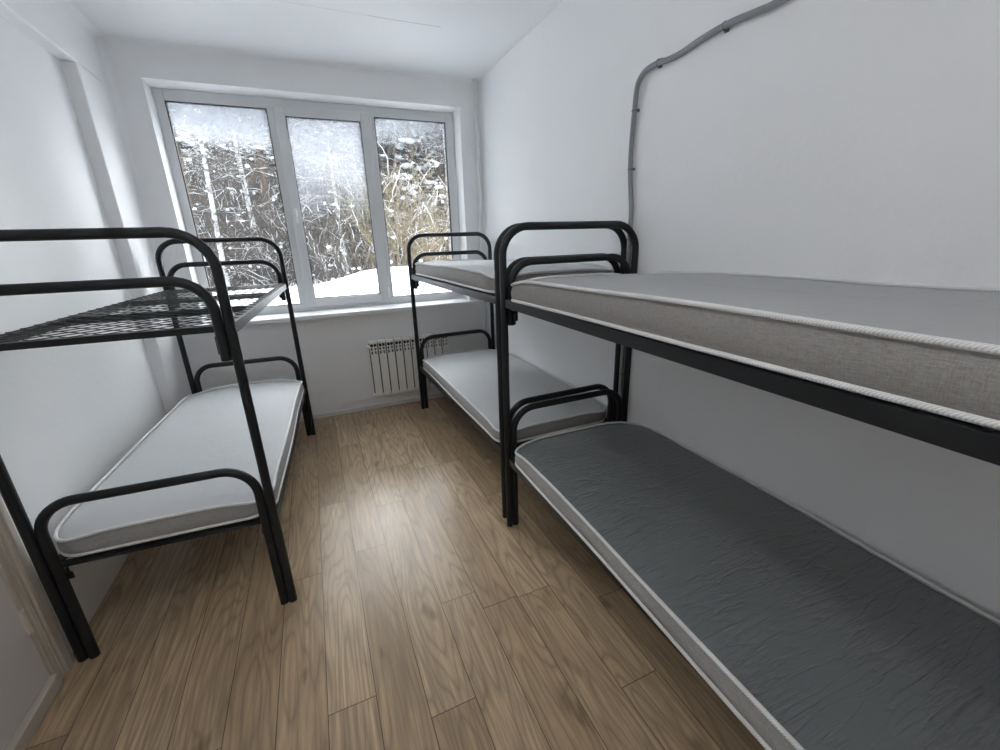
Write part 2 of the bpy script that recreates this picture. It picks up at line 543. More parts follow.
# handle on the sash stile, hinges on the other stile
b = MB()
b.box(-1.712, s0 - 0.010, 1.845, -1.684, s0 + 0.001, 1.915)
b.tube([(-1.698, s0 - 0.008, 1.895), (-1.698, s0 - 0.034, 1.895), (-1.698, s0 - 0.044, 1.886), (-1.698, s0 - 0.046, 1.86), (-1.698, s0 - 0.044, 1.79)], [0.009, 0.009, 0.0095, 0.010, 0.009], 10)
b.build('handle', M['handle'], win, bevel=0.002)
for z in (1.13, 2.62):
    b = MB()
    b.tube([(-0.974, s0 - 0.006, z - 0.045), (-0.974, s0 - 0.006, z + 0.045)], 0.009, 10)
    b.build('hinge', M['handle'], win)

# ------------------------------------------------------------------ door on the left wall, beside the camera
ds, dw = -2.255, 0.105
b = MB()
xf = XL + 0.028
def casing(y_a, y_b, z0, z1, steps=True):
    b.box(XL - 0.01, min(y_a, y_b), z0, xf - 0.008, max(y_a, y_b), z1)
    if steps:
        for q0, q1, hx in ((0.0, 0.50, 0.0), (0.56, 0.70, -0.004), (0.75, 0.86, -0.010)):
            ya, yb = y_a + (y_b - y_a) * q0, y_a + (y_b - y_a) * q1
            b.box(xf - 0.009, min(ya, yb), z0, xf + hx, max(ya, yb), z1)
casing(ds, ds - dw, 0.0, 2.13)
casing(-3.33, -3.33 + dw, 0.0, 2.13)
b.box(XL - 0.01, -3.33, 2.13, xf, ds, 2.24)
door = structure(b.build('door_1', M['door_paint'], smooth=0, bevel=0.003))
leaf = MB().box(XL - 0.01, -3.33 + dw + 0.006, 0.062, XL + 0.010, ds - dw - 0.006, 2.12).build('door_leaf', M['door_leaf'], door, bevel=0.002)
MB().box(XL - 0.01, -3.33 + dw, 0.0, xf + 0.004, ds - dw, 0.055).build('threshold', M['threshold'], door, bevel=0.004)
for z in (0.32, 1.85):
    b = MB()
    b.box(XL + 0.004, ds - dw - 0.016, z - 0.05, XL + 0.018, ds - dw + 0.004, z + 0.05)
    b.tube([(XL + 0.018, ds - dw - 0.006, z - 0.052), (XL + 0.018, ds - dw - 0.006, z + 0.052)], 0.007, 8)
    b.build('hinge', M['door_paint'], door)

# ------------------------------------------------------------------ heating: radiator and pipes
rx0, rx1, rz0, rz1, ry = -1.255, -0.465, 0.150, 0.708, -0.10
rad = empty('radiator', ((rx0 + rx1) / 2, 0, 0))
tag(rad, 'white aluminium sectional radiator on the wall under the window', 'radiator')
cx = (rx0 + rx1) / 2
ns = 10
pw = (rx1 - rx0) / ns
sec_me = None
for i in range(ns):
    xa = rx0 + i * pw - cx
    if sec_me is None:
        b = MB()
        # flat front plate, curved over at top, with open grille windows above it
        g = 0.0055
        b.box(g, ry, rz0 + 0.012, pw - g, ry + 0.010, rz1 - 0.125)                    # front plate
        b.box(g, ry + 0.004, rz0, pw - g, ry + 0.075, rz0 + 0.03)                     # lower header
        b.box(0.030, ry + 0.010, rz0 + 0.03, pw - 0.030, ry + 0.060, rz1 - 0.07)       # water column
        for q in (0.012, 0.062):
            b.box(q, ry + 0.010, rz0 + 0.03, q + 0.003, ry + 0.075, rz1 - 0.05)        # fins
        b.box(g, ry + 0.002, rz1 - 0.024, pw - g, ry + 0.080, rz1)                    # top cap
        b.box(g, ry + 0.003, rz1 - 0.128, g + 0.005, ry + 0.03, rz1 - 0.012)           # grille uprights
        b.box(pw - g - 0.005, ry + 0.003, rz1 - 0.128, pw - g, ry + 0.03, rz1 - 0.012)
        b.box(pw / 2 - 0.0025, ry + 0.003, rz1 - 0.128, pw / 2 + 0.0025, ry + 0.03, rz1 - 0.012)
        for z in (rz1 - 0.062, rz1 - 0.096):
            b.box(g, ry + 0.003, z, pw - g, ry + 0.03, z + 0.005)                      # grille bars
        b.box(0.0, ry + 0.040, rz0 + 0.02, pw, ry + 0.046, rz1 - 0.024, mi=1)       # near-black plate, paints the shade seen through the gaps
        o = b.build('radiator_section', [M['radiator'], M['gap_shade']], rad, smooth=0, bevel=0.003)
        sec_me = o
    else:
        o = sec_me.copy(); COL.objects.link(o); o.parent = rad
    o.location = (xa, 0, 0)
b = MB(); b.tube([(rx0 - cx - 0.018, ry + 0.04, rz1 - 0.055), (rx0 - cx + 0.01, ry + 0.04, rz1 - 0.055)], 0.018, 10)
b.build('end_plug', M['radiator'], rad)
b = MB(); b.tube([(rx0 - cx - 0.018, ry + 0.04, rz0 + 0.016), (rx0 - cx + 0.01, ry + 0.04, rz0 + 0.016)], 0.014, 10)
b.build('end_plug', M['radiator'], rad)
for xx in (-0.28, 0.28):
    MB().box(xx - 0.01, ry + 0.07, rz1 - 0.10, xx + 0.01, 0.0, rz1 - 0.07).build('wall_bracket', M['radiator'], rad)

pr = empty('heating_pipe', (-0.045, -0.045, 0))
tag(pr, 'white vertical heating riser pipe in the corner right of the window', 'pipe')
b = MB(); b.tube([(0, 0, 0.0), (0, 0, HC)], 0.0165, 12); b.build('riser', M['pipe'], pr)
b = MB(); b.tube([(0, 0, 2.29), (0, 0, 2.35)], 0.021, 12); b.build('coupling', M['pipe'], pr)
b = MB(); b.tube([(-0.405, -0.015, rz1 - 0.05), (-0.06, -0.015, rz1 - 0.04), (0, 0, rz1 - 0.04)], 0.011, 10); b.build('branch_pipe', M['pipe'], pr)
b = MB(); b.tube([(-0.405, -0.015, rz0 + 0.016), (-0.06, -0.015, rz0 + 0.01), (0, 0, rz0 + 0.01)], 0.011, 10); b.build('branch_pipe', M['pipe'], pr)
b = MB(); b.tube([(0, 0, HC - 0.012), (0, 0, HC)], 0.03, 14); b.build('ceiling_collar', M['pipe'], pr)

# ------------------------------------------------------------------ cable conduit on the right wall
pts = [(-0.016, -2.222, 0.02), (-0.016, -2.226, 0.5), (-0.016, -2.221, 0.95), (-0.016, -2.222, 1.30), (-0.016, -2.219, 1.62), (-0.016, -2.216, 1.74), (-0.017, -2.192, 1.92),
       (-0.017, -2.190, 2.07), (-0.017, -2.198, 2.21), (-0.018, -2.206, 2.29), (-0.018, -2.222, 2.328), (-0.018, -2.262, 2.354), (-0.018, -2.335, 2.360), (-0.018, -2.42, 2.351), (-0.018, -2.497, 2.352),
       (-0.018, -2.60, 2.364), (-0.018, -2.722, 2.368), (-0.018, -2.843, 2.358), (-0.018, -2.935, 2.354), (-0.018, -3.3, 2.362), (-0.018, -3.8, 2.352), (-0.018, -4.3, 2.360), (-0.018, YN, 2.356)]
def smooth_path(p, n=5):
    p = [Vector(q) for q in p]
    out = []
    for i in range(len(p) - 1):
        a, b_, c, d = p[max(i - 1, 0)], p[i], p[i + 1], p[min(i + 2, len(p) - 1)]
        for k in range(n):
            t = k / n
            out.append(0.5 * ((2 * b_) + (c - a) * t + (2 * a - 5 * b_ + 4 * c - d) * t * t + (3 * b_ - a - 3 * c + d) * t ** 3))
    out.append(p[-1])
    return out
b = MB(); b.tube(smooth_path(pts), 0.0125, 12)
cable = b.build('cable_conduit', M['conduit'])
tag(cable, 'grey cable conduit clipped to the right wall, rising then running towards the camera', 'cable')
for y, z, vert in ((-2.222, 1.575, 1), (-2.192, 1.93, 1), (-2.197, 2.20, 1), (-2.345, 2.360, 0), (-2.70, 2.368, 0), (-3.1, 2.358, 0), (-3.6, 2.356, 0), (-4.2, 2.358, 0), (-2.224, 0.8, 1)):
    b = MB()
    dy, dz = (0.019, 0.006) if vert else (0.009, 0.019)
    b.box(-0.006, y - dy, z - dz, 0.0, y + dy, z + dz)
    q = 0.0145
    loop = []
    for i in range(9):
        a = math.pi * i / 8
        r_ = q * math.cos(a)
        loop.append((-0.014 - q * math.sin(a), y + r_, z) if vert else (-0.014 - q * math.sin(a), y, z + r_))
    loop = [(-0.003, *loop[0][1:])] + loop + [(-0.003, *loop[-1][1:])]
    b.tube(loop, 0.003, 6)
    b.build('clip', M['clip'], cable)

# ------------------------------------------------------------------ bunk beds
BW, BL, BH, TR = 0.7913, 1.94, 1.673, 0.0182
RZ, LZ = 1.298, 0.427           # rail centre heights of the upper and lower deck
def u_path(xa, xb, y, z0, z1, r, n=9):
    p = [(xa, y, z0)]
    p.append((xa, y, (z0 + z1 - r) / 2))
    for i in range(n + 1):
        a = math.pi / 2 * i / n
        p.append((xa + r - r * math.cos(a), y, z1 - r + r * math.sin(a)))
    for i in range(n + 1):
        a = math.pi / 2 * i / n
        p.append((xb - r + r * math.sin(a), y, z1 - r + r * math.cos(a)))
    p.append((xb, y, (z0 + z1 - r) / 2))
    p.append((xb, y, z0))
    return p

def angle_bar(p0, p1, inward, h, fl, th=0.004, mi=0):
    """L section: upright face h tall centred on p0-p1, flange fl wide along 'inward' at the top"""
    p0, p1, w = Vector(p0), Vector(p1), Vector(inward)
    z = Vector((0, 0, 1))
    prof = [z * (-h / 2), z * (h / 2), z * (h / 2) + w * fl, z * (h / 2 - th) + w * fl, z * (h / 2 - th) + w * th, z * (-h / 2) + w * th]
    vs = [p0 + q for q in prof] + [p1 + q for q in prof]
    fs = [(i, (i + 1) % 6, 6 + (i + 1) % 6, 6 + i) for i in range(6)]
    fs += [(5, 4, 1, 0), (4, 3, 2, 1), (6, 7, 10, 11), (7, 8, 9, 10)]
    return MB().add(vs, fs)

def mesh_deck(z):
    """expanded-metal sheet: long diamonds across the bed"""
    b = MB()
    x0, x1, y0_, y1_ = 0.004, BW - 0.004, -BL + 0.02, -0.02
    nx, ny = 8, 23
    dx, dy = (x1 - x0) / nx, (y1_ - y0_) / ny
    hw, hz = 0.0014, 0.0014
    def strip(a, c):
        a, c = Vector(a), Vector(c)
        d = (c - a).normalized()
        n = Vector((-d.y, d.x, 0)) * hw
        t = Vector((0, 0, hz))
        # slanted ribbon with thickness
        vs = [a - n - t * 0.5, a + n + t * 0.5, c + n + t * 0.5, c - n - t * 0.5]
        vs += [p - Vector((0, 0, 0.0016)) for p in vs]
        b.add(vs, [(0, 1, 2, 3), (7, 6, 5, 4), (0, 4, 5, 1), (1, 5, 6, 2), (2, 6, 7, 3), (3, 7, 4, 0)])
    for j in range(ny):
        for i in range(nx):
            xa, ya = x0 + i * dx, y0_ + j * dy
            m = (xa + dx / 2, ya + dy / 2, z)
            strip((xa, ya, z), m); strip(m, (xa + dx, ya, z))
            strip((xa, ya + dy, z), m); strip(m, (xa + dx, ya + dy, z))
    return b

def make_bed():
    root = empty('bunk_bed')
    iw = 2 * TR + 0.0005
    for y in (0.0, -BL):
        MB().tube(u_path(0, BW, y, 0.0, BH - TR, 0.135), TR, 14).build('end_frame', M['metal'], root)
        MB().tube(u_path(iw, BW - iw, y, 0.0, 0.7395 - TR, 0.125), TR, 14).build('lower_end_bow', M['metal'], root)
        MB().tube(u_path(iw, BW - iw, y, RZ - 0.112, 1.509 - TR, 0.120), TR, 14).build('upper_end_bow', M['metal'], root)
    for z, nm in ((RZ, 'upper'), (LZ, 'lower')):
        for x, w in ((-0.002, 1), (BW + 0.002, -1)):
            angle_bar((x, -BL + TR, z), (x, -TR, z), (w, 0, 0), 0.040, 0.040).build('side_rail', M['metal'], root, smooth=0)
        for y, w in ((-TR, -1), (-BL + TR, 1)):
            ze = z + 0.020 - (0.012 if nm == 'upper' else 0.007)
            angle_bar((0.02, y, ze), (BW - 0.02, y, ze), (0, w, 0), (0.024 if nm == 'upper' else 0.014), 0.030).build('end_rail', M['metal'], root, smooth=0)
        for k in (1, 2):
            y = -BL * k / 3
            angle_bar((0.004, y, z), (BW - 0.004, y, z), (0, 1, 0), 0.030, 0.030).build('cross_rail', M['metal'], root, smooth=0)
        mesh_deck(z + 0.0235).build('wire_mesh', M['metal'], root, smooth=0)
        # hook brackets that hang each deck on the end frames
        for x, s in ((0.0, 1), (BW, -1)):
            for y, q in ((0.0, -1), (-BL, 1)):
                b = MB()
                xa = x + s * 0.030
                ys = sorted((y + q * TR * 0.9, y + q * (TR + 0.040)))
                b.box(min(xa, xa + s * 0.006), ys[0], z - (0.100 if nm == 'upper' else 0.055), max(xa, xa + s * 0.006), ys[1], z - 0.018)
                ys2 = sorted((y + q * TR * 0.9, y + q * (TR + 0.006)))
                b.box(min(xa, xa + s * 0.034), ys2[0], z - (0.090 if nm == 'upper' else 0.05), max(xa, xa + s * 0.034), ys2[1], z - 0.020)
                b.tube([(xa - s * 0.004, y + q * (TR + 0.022), z - 0.045), (xa + s * 0.010, y + q * (TR + 0.022), z - 0.045)], 0.008, 6)
                b.build('hook_bracket', M['metal'], root, smooth=0, bevel=0.0015)
    return root

def copy_tree(o, parent=None):
    c = o.copy(); COL.objects.link(c); c.parent = parent
    for ch in list(o.children): copy_tree(ch, c)
    return c

beds = [((-2.6394, -0.3269), -0.0566, 'black tubular bunk bed along the left wall, its upper wire mesh bare'),
        ((-0.8247, -0.2370), 0.0158, 'black tubular bunk bed on the right in the corner beside the window and radiator'),
        ((-0.8030, -2.2621), -0.0050, 'black tubular bunk bed in the right foreground, cut by the photo edge')]
proto = make_bed()
for i, ((x, y), a, lab) in enumerate(beds):
    o = proto if i == 0 else copy_tree(proto)
    o.location = (x, y, 0); o.rotation_euler = (0, 0, a)
    tag(o, lab, 'bunk bed', 'black bunk beds of the dormitory')

# ------------------------------------------------------------------ mattresses
def rr_contour(hx, hy, r, n=14, step=0.07):
    """rounded rectangle, counter-clockwise, with points along the straight sides too"""
    pts = []
    for cx_, cy_, a0 in ((hx - r, hy - r, 0), (-hx + r, hy - r, 90), (-hx + r, -hy + r, 180), (hx - r, -hy + r, 270)):
        arc = [(cx_ + r * math.cos(R(a0 + 90 * i / n)), cy_ + r * math.sin(R(a0 + 90 * i / n))) for i in range(n + 1)]
        if pts:
            a, c = Vector(pts[-1]), Vector(arc[0])
            k = max(1, int((c - a).length / step))
            pts += [tuple(a.lerp(c, i / k)) for i in range(1, k)]
        pts += arc
    a, c = Vector(pts[-1]), Vector(pts[0])
    k = max(1, int((c - a).length / step))
    pts += [tuple(a.lerp(c, i / k)) for i in range(1, k)]
    return pts

def make_mattress(name, w, l, h, r, top, side, seed, taper=0.0):
    rng = random.Random(seed)
    ph = [rng.uniform(0, 6.28) for _ in range(6)]
    hx, hy = w / 2, l / 2
    def wob(x, y):                                       # slow unevenness of a soft foam block
        d = math.hypot(hx - abs(x), hy - abs(y))
        return -taper * y - 0.030 * math.exp(-(d / 0.13) ** 2) + 0.0035 * math.sin(3.1 * y + ph[0]) + 0.0025 * math.sin(6.3 * y + 4 * x + ph[1]) + 0.002 * math.sin(7 * x + ph[2])
    def wside(x, y):
        return 0.003 * math.sin(5.0 * y + ph[3]) + 0.003 * math.sin(4 * x + ph[4])
    hx, hy = w / 2, l / 2
    rings = [(hx - 0.004, h + 0.003), (hx - 0.06, h + 0.003), (0.28, h + 0.003), (0.22, h + 0.003), (0.17, h + 0.003), (0.12, h + 0.002), (0.06, h - 0.0005), (0.025, h - 0.002), (0.010, h - 0.005), (0.002, h - 0.009),
             (0.0, h - 0.020), (-0.005, h * 0.65), (-0.006, h * 0.45), (-0.004, h * 0.25), (0.0, 0.018), (0.003, 0.006), (0.012, 0.001), (0.05, 0.0), (0.2, 0.0)]
    n = None
    vs, fs, mi = [], [], []
    for q, (ins, z) in enumerate(rings):
        rr = max(r - ins, 0.02)
        base = rr_contour(hx, hy, r)
        n = len(base)
        for (x, y) in base:
            # inset by scaling towards the core segment
            cx_ = max(-(hx - r), min(hx - r, x)); cy_ = max(-(hy - r), min(hy - r, y))
            if ins <= r:
                d = Vector((x - cx_, y - cy_)); d = d.normalized() if d.length > 1e-9 else Vector((0, 0))
                px, py = x - d.x * ins, y - d.y * ins
            else:
                f = ins - r
                d = Vector((x - cx_, y - cy_)); d = d.normalized() if d.length > 1e-9 else Vector((0, 0))
                px, py = x - d.x * r, y - d.y * r
                px = max(-(hx - ins), min(hx - ins, px)); py = max(-(hy - ins), min(hy - ins, py))
            top_w = max(0.0, min(1.0, z / h))
            vs.append((px + wside(px, py) * (1 if abs(ins) < 0.03 else 0), py, z + wob(px, py) * top_w))
    k = len(rings)
    for q in range(k - 1):
        for i in range(n):
            j = (i + 1) % n
            fs.append((q * n + i, (q + 1) * n + i, (q + 1) * n + j, q * n + j))
            mi.append(0 if q < 9 else (1 if q < 15 else 0))
    fs.append(tuple(range(n))); mi.append(0)
    fs.append(tuple(reversed(range((k - 1) * n, k * n)))); mi.append(1)
    b = MB(); b.v, b.f, b.m = vs, fs, mi
    o = b.build(name, [top, side], None, smooth=60)
    # ribbed white tape sewn round the top and bottom edges
    for (qa, name_z) in ((9, h + 0.0005), (15, 0.008)):
        ring = []
        for (x, y) in rr_contour(hx, hy, r):
            top_w = name_z / h
            ring.append((x, y, name_z + wob(x, y) * top_w, x, y))
        vs2, fs2 = [], []
        m = len(ring)
        # oval tape section 15 mm tall, 9 mm proud
        for (x, y, z, _, _) in ring:
            cx_ = max(-(hx - r), min(hx - r, x)); cy_ = max(-(hy - r), min(hy - r, y))
            d = Vector((x - cx_, y - cy_)); d = d.normalized() if d.length > 1e-9 else Vector((0, 0))
            for s in range(8):
                a = 2 * math.pi * s / 8
                e = 0.0065 * math.cos(a) + 0.0005
                vs2.append((x + d.x * e + wside(x, y), y + d.y * e, z + 0.0070 * math.sin(a)))
        for i in range(m):
            j = (i + 1) % m
            for s in range(8):
                t = (s + 1) % 8
                fs2.append((i * 8 + s, j * 8 + s, j * 8 + t, i * 8 + t))
        MB().add(vs2, fs2).build('edge_piping', M['tape'], o, smooth=60)
    return o

def on_bed(o, bi, z, dx=0.0, dy=0.0, da=0.0):
    (x, y), a, _ = beds[bi]
    lx, ly = BW / 2 + dx, -BL / 2 + dy
    o.location = (x + lx * math.cos(a) - ly * math.sin(a), y + lx * math.sin(a) + ly * math.cos(a), z)
    o.rotation_euler = (0, 0, a + da)

ZU, ZL = RZ + 0.0275, LZ + 0.0275
mg = 'foam mattresses on the bunk beds'
specs = [
    (0, ZL, 0.0, 0.0, 0.0, 0.792, 1.865, 0.098, 0.110, 'fab_top', 'side', 'light grey mattress with white piping on lower bunk by the left wall'),
    (1, ZU, 0.012, 0.0, -0.008, 0.785, 1.855, 0.102, 0.130, 'fab_top', 'side_warm', 'light grey mattress on the upper bunk nearest the window'),
    (1, ZL, 0.004, -0.01, -0.006, 0.790, 1.855, 0.098, 0.110, 'fab_top', 'side', 'light grey mattress on the lower bunk in front of the radiator'),
    (2, ZU - 0.006, 0.006, 0.0, 0.014, 0.794, 1.865, 0.107, 0.100, 'fab_warm', 'side_warm', 'grey mattress with brownish sides on upper bunk at right edge'),
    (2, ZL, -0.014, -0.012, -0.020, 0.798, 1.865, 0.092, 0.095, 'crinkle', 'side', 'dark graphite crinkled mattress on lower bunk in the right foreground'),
]
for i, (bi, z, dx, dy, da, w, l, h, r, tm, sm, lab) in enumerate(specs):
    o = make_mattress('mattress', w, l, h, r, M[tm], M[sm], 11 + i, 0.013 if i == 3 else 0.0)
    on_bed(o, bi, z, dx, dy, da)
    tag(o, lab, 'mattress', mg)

# ------------------------------------------------------------------ unseen fill lamp, added to brighten the near end of the room
lf = empty('added_fill_lamp', (-1.805, -3.80, HC), R(90))
tag(lf, 'added white linear fill lamp above the near end of the room, out of view', 'lamp')
MB().box(-0.62, -0.06, -0.045, 0.62, 0.06, 0.0).build('fill_lamp_housing', M['pvc'], lf, bevel=0.006)
def fill_lamp_mat():
    t = NT('fill_lamp_glow')
    t.base((0.9, 0.9, 0.9))
    t.put(t.b, 'Emission Color', (1.0, 0.985, 0.97))
    t.put(t.b, 'Emission Strength', FILL_LAMP_POWER)
    return t.mat
MB().box(-0.58, -0.048, -0.065, 0.58, 0.048, -0.045).build('fill_lamp_diffuser', fill_lamp_mat(), lf, bevel=0.01)

# ------------------------------------------------------------------ outside: snow bank and forest
rng = random.Random(5)
def ground_z(x, y):
    q = max(0.0, min(1.0, (x + 1.75) / 1.3))
    crest = 0.93 + 0.25 * (q * q * (3 - 2 * q))
    t = max(0.0, min(1.0, (y - 0.5) / 3.2))
    z = 0.62 + (crest - 0.62) * (t * t * (3 - 2 * t))
    if y > 3.7:
        k = min(1.0, (y - 3.7) / 6.0)
        z = crest + (0.15 - crest) * (k * k * (3 - 2 * k))
    if y > 14:
        z += (y - 14) * 0.035
    k = max(0.0, min(1.0, (y - 4.5) / 4))
    return z + k * (0.05 * math.sin(0.9 * x + 0.6 * y) + 0.04 * math.sin(1.7 * x - 0.8 * y + 2))
b = MB()
ys = [0.5 + 0.35 * i for i in range(26)] + [10 + 2.0 * i for i in range(31)]
xs = [-34 + 1.0 * i for i in range(66)]
fine = [-8 + 0.4 * i for i in range(41)]
xs = sorted(set([x for x in xs if x < -8 or x > 8] + fine))
for y in ys:
    for x in xs: b.v.append((x, y, ground_z(x, y)))
nx = len(xs)
for j in range(len(ys) - 1):
    for i in range(nx - 1):
        a = j * nx + i
        b.f.append((a, a + 1, a + nx + 1, a + nx)); b.m.append(0)
structure(b.build('ground', M['snow'], smooth=60))

def twig_chain(b, p, d, length, r, rng, droop, segs=4, jit=0.25, mi=0, n=3):
    pts, rs = [Vector(p)], [r]
    d = Vector(d).normalized()
    for i in range(segs):
        d = (d + Vector((rng.uniform(-jit, jit), rng.uniform(-jit, jit), rng.uniform(-jit, jit) - droop))).normalized()
        pts.append(pts[-1] + d * (length / segs))
        rs.append(r * (1 - 0.75 * (i + 1) / segs))
    b.tube(pts, rs, n, cap=False, mi=mi)
    return pts

def snow_strip(b, pts, r, rng, k=0.75):
    """snow lying on a twig"""
    q, rs = [], []
    for i, p in enumerate(pts):
        q.append(p + Vector((0, 0, r * 0.9)))
        rs.append(r * (1.0 if 0 < i < len(pts) - 1 else 0.5) * rng.uniform(0.7, 1.3))
    b.tube(q, rs, 4, cap=False)

def lump(b, c, rx, ry_, rz_, rng, spike=0.25, nu=7, nv=5):
    vs, fs = [], []
    vs.append((c[0], c[1], c[2] + rz_))
    for j in range(1, nv):
        for i in range(nu):
            a, t = 2 * math.pi * (i + 0.5 * (j % 2)) / nu, math.pi * j / nv
            k = 1 + rng.uniform(-spike, spike)
            vs.append((c[0] + rx * k * math.sin(t) * math.cos(a), c[1] + ry_ * k * math.sin(t) * math.sin(a), c[2] + rz_ * k * math.cos(t)))
    vs.append((c[0], c[1], c[2] - rz_))
    for i in range(nu): fs.append((0, 1 + i, 1 + (i + 1) % nu))
    for j in range(nv - 2):
        for i in range(nu):
            a = 1 + j * nu
            fs.append((a + i, a + nu + i, a + nu + (i + 1) % nu, a + (i + 1) % nu))
    a = 1 + (nv - 2) * nu
    for i in range(nu): fs.append((a + i, len(vs) - 1, a + (i + 1) % nu))
    b.add(vs, fs)

def birch(seed, h, r, lean, first=0.10):
    rng = random.Random(seed)
    root = empty('birch_tree')
    tr, sn, br = MB(), MB(), MB()
    pts, rs = [], []
    ph = rng.uniform(0, 6.28)
    for i in range(13):
        t = i / 12
        pts.append(Vector((lean * h * t ** 1.6 + 0.12 * math.sin(5 * t + ph), 0.10 * math.sin(4 * t + ph * 2), -0.3 + (h + 0.3) * t)))
        rs.append(r * (1 - 0.8 * t))
    tr.tube(pts, rs, 8)
    for k in range(int(h * 11)):
        t = rng.uniform(first, 0.98)
        i = int(t * 12); p = pts[i].lerp(pts[min(i + 1, 12)], t * 12 - i)
        a = rng.uniform(0, 6.28)
        L = rng.uniform(0.7, 2.0) * (1.15 - 0.6 * t)
        d = Vector((math.cos(a), math.sin(a), rng.uniform(0.1, 0.7)))
        c = twig_chain(br, p, d, L, 0.016 * (1.2 - 0.6 * t), rng, 0.10, 5, 0.22)
        if rng.random() < 0.22: snow_strip(sn, c, 0.0075 * rng.uniform(0.5, 1.3), rng)
        for q in range(6):
            s = rng.randint(1, 4)
            d2 = (c[s] - c[s - 1]).normalized() + Vector((rng.uniform(-.8, .8), rng.uniform(-.8, .8), rng.uniform(-.3, .4)))
            c2 = twig_chain(br, c[s], d2, L * rng.uniform(0.3, 0.7), 0.011, rng, 0.14, 3, 0.25)
            if rng.random() < 0.30: snow_strip(sn, c2, 0.0065 * rng.uniform(0.6, 1.4), rng)
        if rng.random() < 0.20: lump(sn, c[rng.randint(1, 4)], rng.uniform(.04, .10), rng.uniform(.04, .09), rng.uniform(.025, .05), rng)
    tr.build('trunk', M['birch'], root)
    tag(br.build('twigs', M['twig'], root), kind='stuff')
    tag(sn.build('snow', M['snow'], root), kind='stuff')
    return root

def pine(seed, h, r, low):
    rng = random.Random(seed)
    root = empty('pine_tree')
    tr, sn, br, nd = MB(), MB(), MB(), MB()
    pts = [Vector((0.10 * math.sin(3 * i / 10 + seed), 0.08 * math.sin(2.3 * i / 10 + seed), -0.3 + (h + 0.3) * i / 10)) for i in range(11)]
    tr.tube(pts, [r * (1 - 0.75 * i / 10) for i in range(11)], 8)
    for k in range(int(h * 6.5)):
        t = rng.uniform(low, 1.0)
        i = min(9, int(t * 10)); p = pts[i].lerp(pts[i + 1], t * 10 - i)
        a = rng.uniform(0, 6.28)
        dead = t < low + 0.12
        L = rng.uniform(0.7, 1.9) * (1.2 - 0.75 * t)
        c = twig_chain(br, p, (math.cos(a), math.sin(a), rng.uniform(-0.1, 0.35)), L, 0.022, rng, 0.06, 4, 0.15)
        snow_strip(sn, c, 0.022 * rng.uniform(0.4, 1.2), rng)
        if dead and rng.random() < 0.7: continue
        for q in range(rng.randint(5, 8)):
            s = rng.randint(1, 4)
            pc = c[s] + Vector((rng.uniform(-.22, .22), rng.uniform(-.22, .22), rng.uniform(-.12, .1)))
            s0_ = rng.uniform(0.14, 0.30)
            # needle tuft: many thin spikes
            for z in range(16):
                dd = Vector((rng.gauss(0, 1), rng.gauss(0, 1), rng.gauss(0, 0.6))).normalized()
                e = dd.cross(Vector((0.3, 0.2, 1))).normalized() * 0.035
                nd.add([pc - e, pc + e, pc + dd * s0_ * rng.uniform(0.8, 1.4)], [(0, 1, 2)])
            if rng.random() < 0.36:
                lump(sn, pc + Vector((0, 0, s0_ * 0.35)), s0_ * rng.uniform(0.5, 1.0), s0_ * rng.uniform(0.5, 1.0), s0_ * rng.uniform(0.22, 0.45), rng, 0.35, 6, 4)
    tr.build('trunk', M['pine_bark'], root)
    tag(br.build('branches', M['grey_bark'], root), kind='stuff')
    tag(nd.build('needles', M['needle'], root, smooth=0), kind='stuff')
    tag(sn.build('snow', M['snow'], root), kind='stuff')
    return root

def bush(seed, h, mat):
    rng = random.Random(seed)
    root = empty('bare_bush')
    br, sn = MB(), MB()
    for k in range(24):
        a = rng.uniform(0, 6.28); s = rng.uniform(0.05, 0.45)
        d = Vector((math.cos(a) * s, math.sin(a) * s, 1))
        p = Vector((math.cos(a) * 0.25 * rng.random(), math.sin(a) * 0.25 * rng.random(), -0.15))
        c = twig_chain(br, p, d, h * rng.uniform(0.6, 1.05), 0.016, rng, -0.0, 6, 0.13)
        for q in range(9):
            t = rng.randint(1, 6)
            d2 = (c[t] - c[t - 1]).normalized() + Vector((rng.uniform(-.9, .9), rng.uniform(-.9, .9), rng.uniform(-.1, .5)))
            c2 = twig_chain(br, c[t], d2, h * rng.uniform(0.12, 0.34), 0.010, rng, 0.05, 4, 0.28)
            if rng.random() < 0.2: snow_strip(sn, c2, 0.0065 * rng.uniform(0.5, 1.5), rng)
            if rng.random() < 0.06: lump(sn, c2[2], rng.uniform(.03, .08), rng.uniform(.03, .08), rng.uniform(.02, .05), rng)
    tag(br.build('stems', mat, root), kind='stuff')
    tag(sn.build('snow', M['snow'], root), kind='stuff')
    return root

def place(kinds, spots, rng):
    out = []
    used = set()
    for (ki, x, y, s) in spots:
        if ki not in used:
            o = kinds[ki]; used.add(ki)
        else:
            o = copy_tree(kinds[ki])
        o.location = (x, y, ground_z(x, y))
        o.rotation_euler = (0, 0, rng.uniform(0, 6.28))
        o.scale = (s, s, s)
        out.append((o, x, y))
    return out

birches = [birch(1, 9.0, 0.085, 0.05), birch(2, 8.5, 0.075, -0.07, 0.42), birch(3, 10.0, 0.10, 0.12)]
pines = [pine(21, 13.0, 0.16, 0.38), pine(22, 11.0, 0.13, 0.16), pine(23, 9.0, 0.10, 0.08)]
bushes = [bush(41, 3.6, M['willow']), bush(42, 2.8, M['twig'])]

def wedge_x(y, u):
    """x at depth y on the line of sight through window fraction u (0 left .. 1 right), a little beyond both jambs"""
    xw = WX0 + (WX1 - WX0) * u
    return CAM.x + (xw - CAM.x) * (y - CAM.y) / (0.2 - CAM.y)

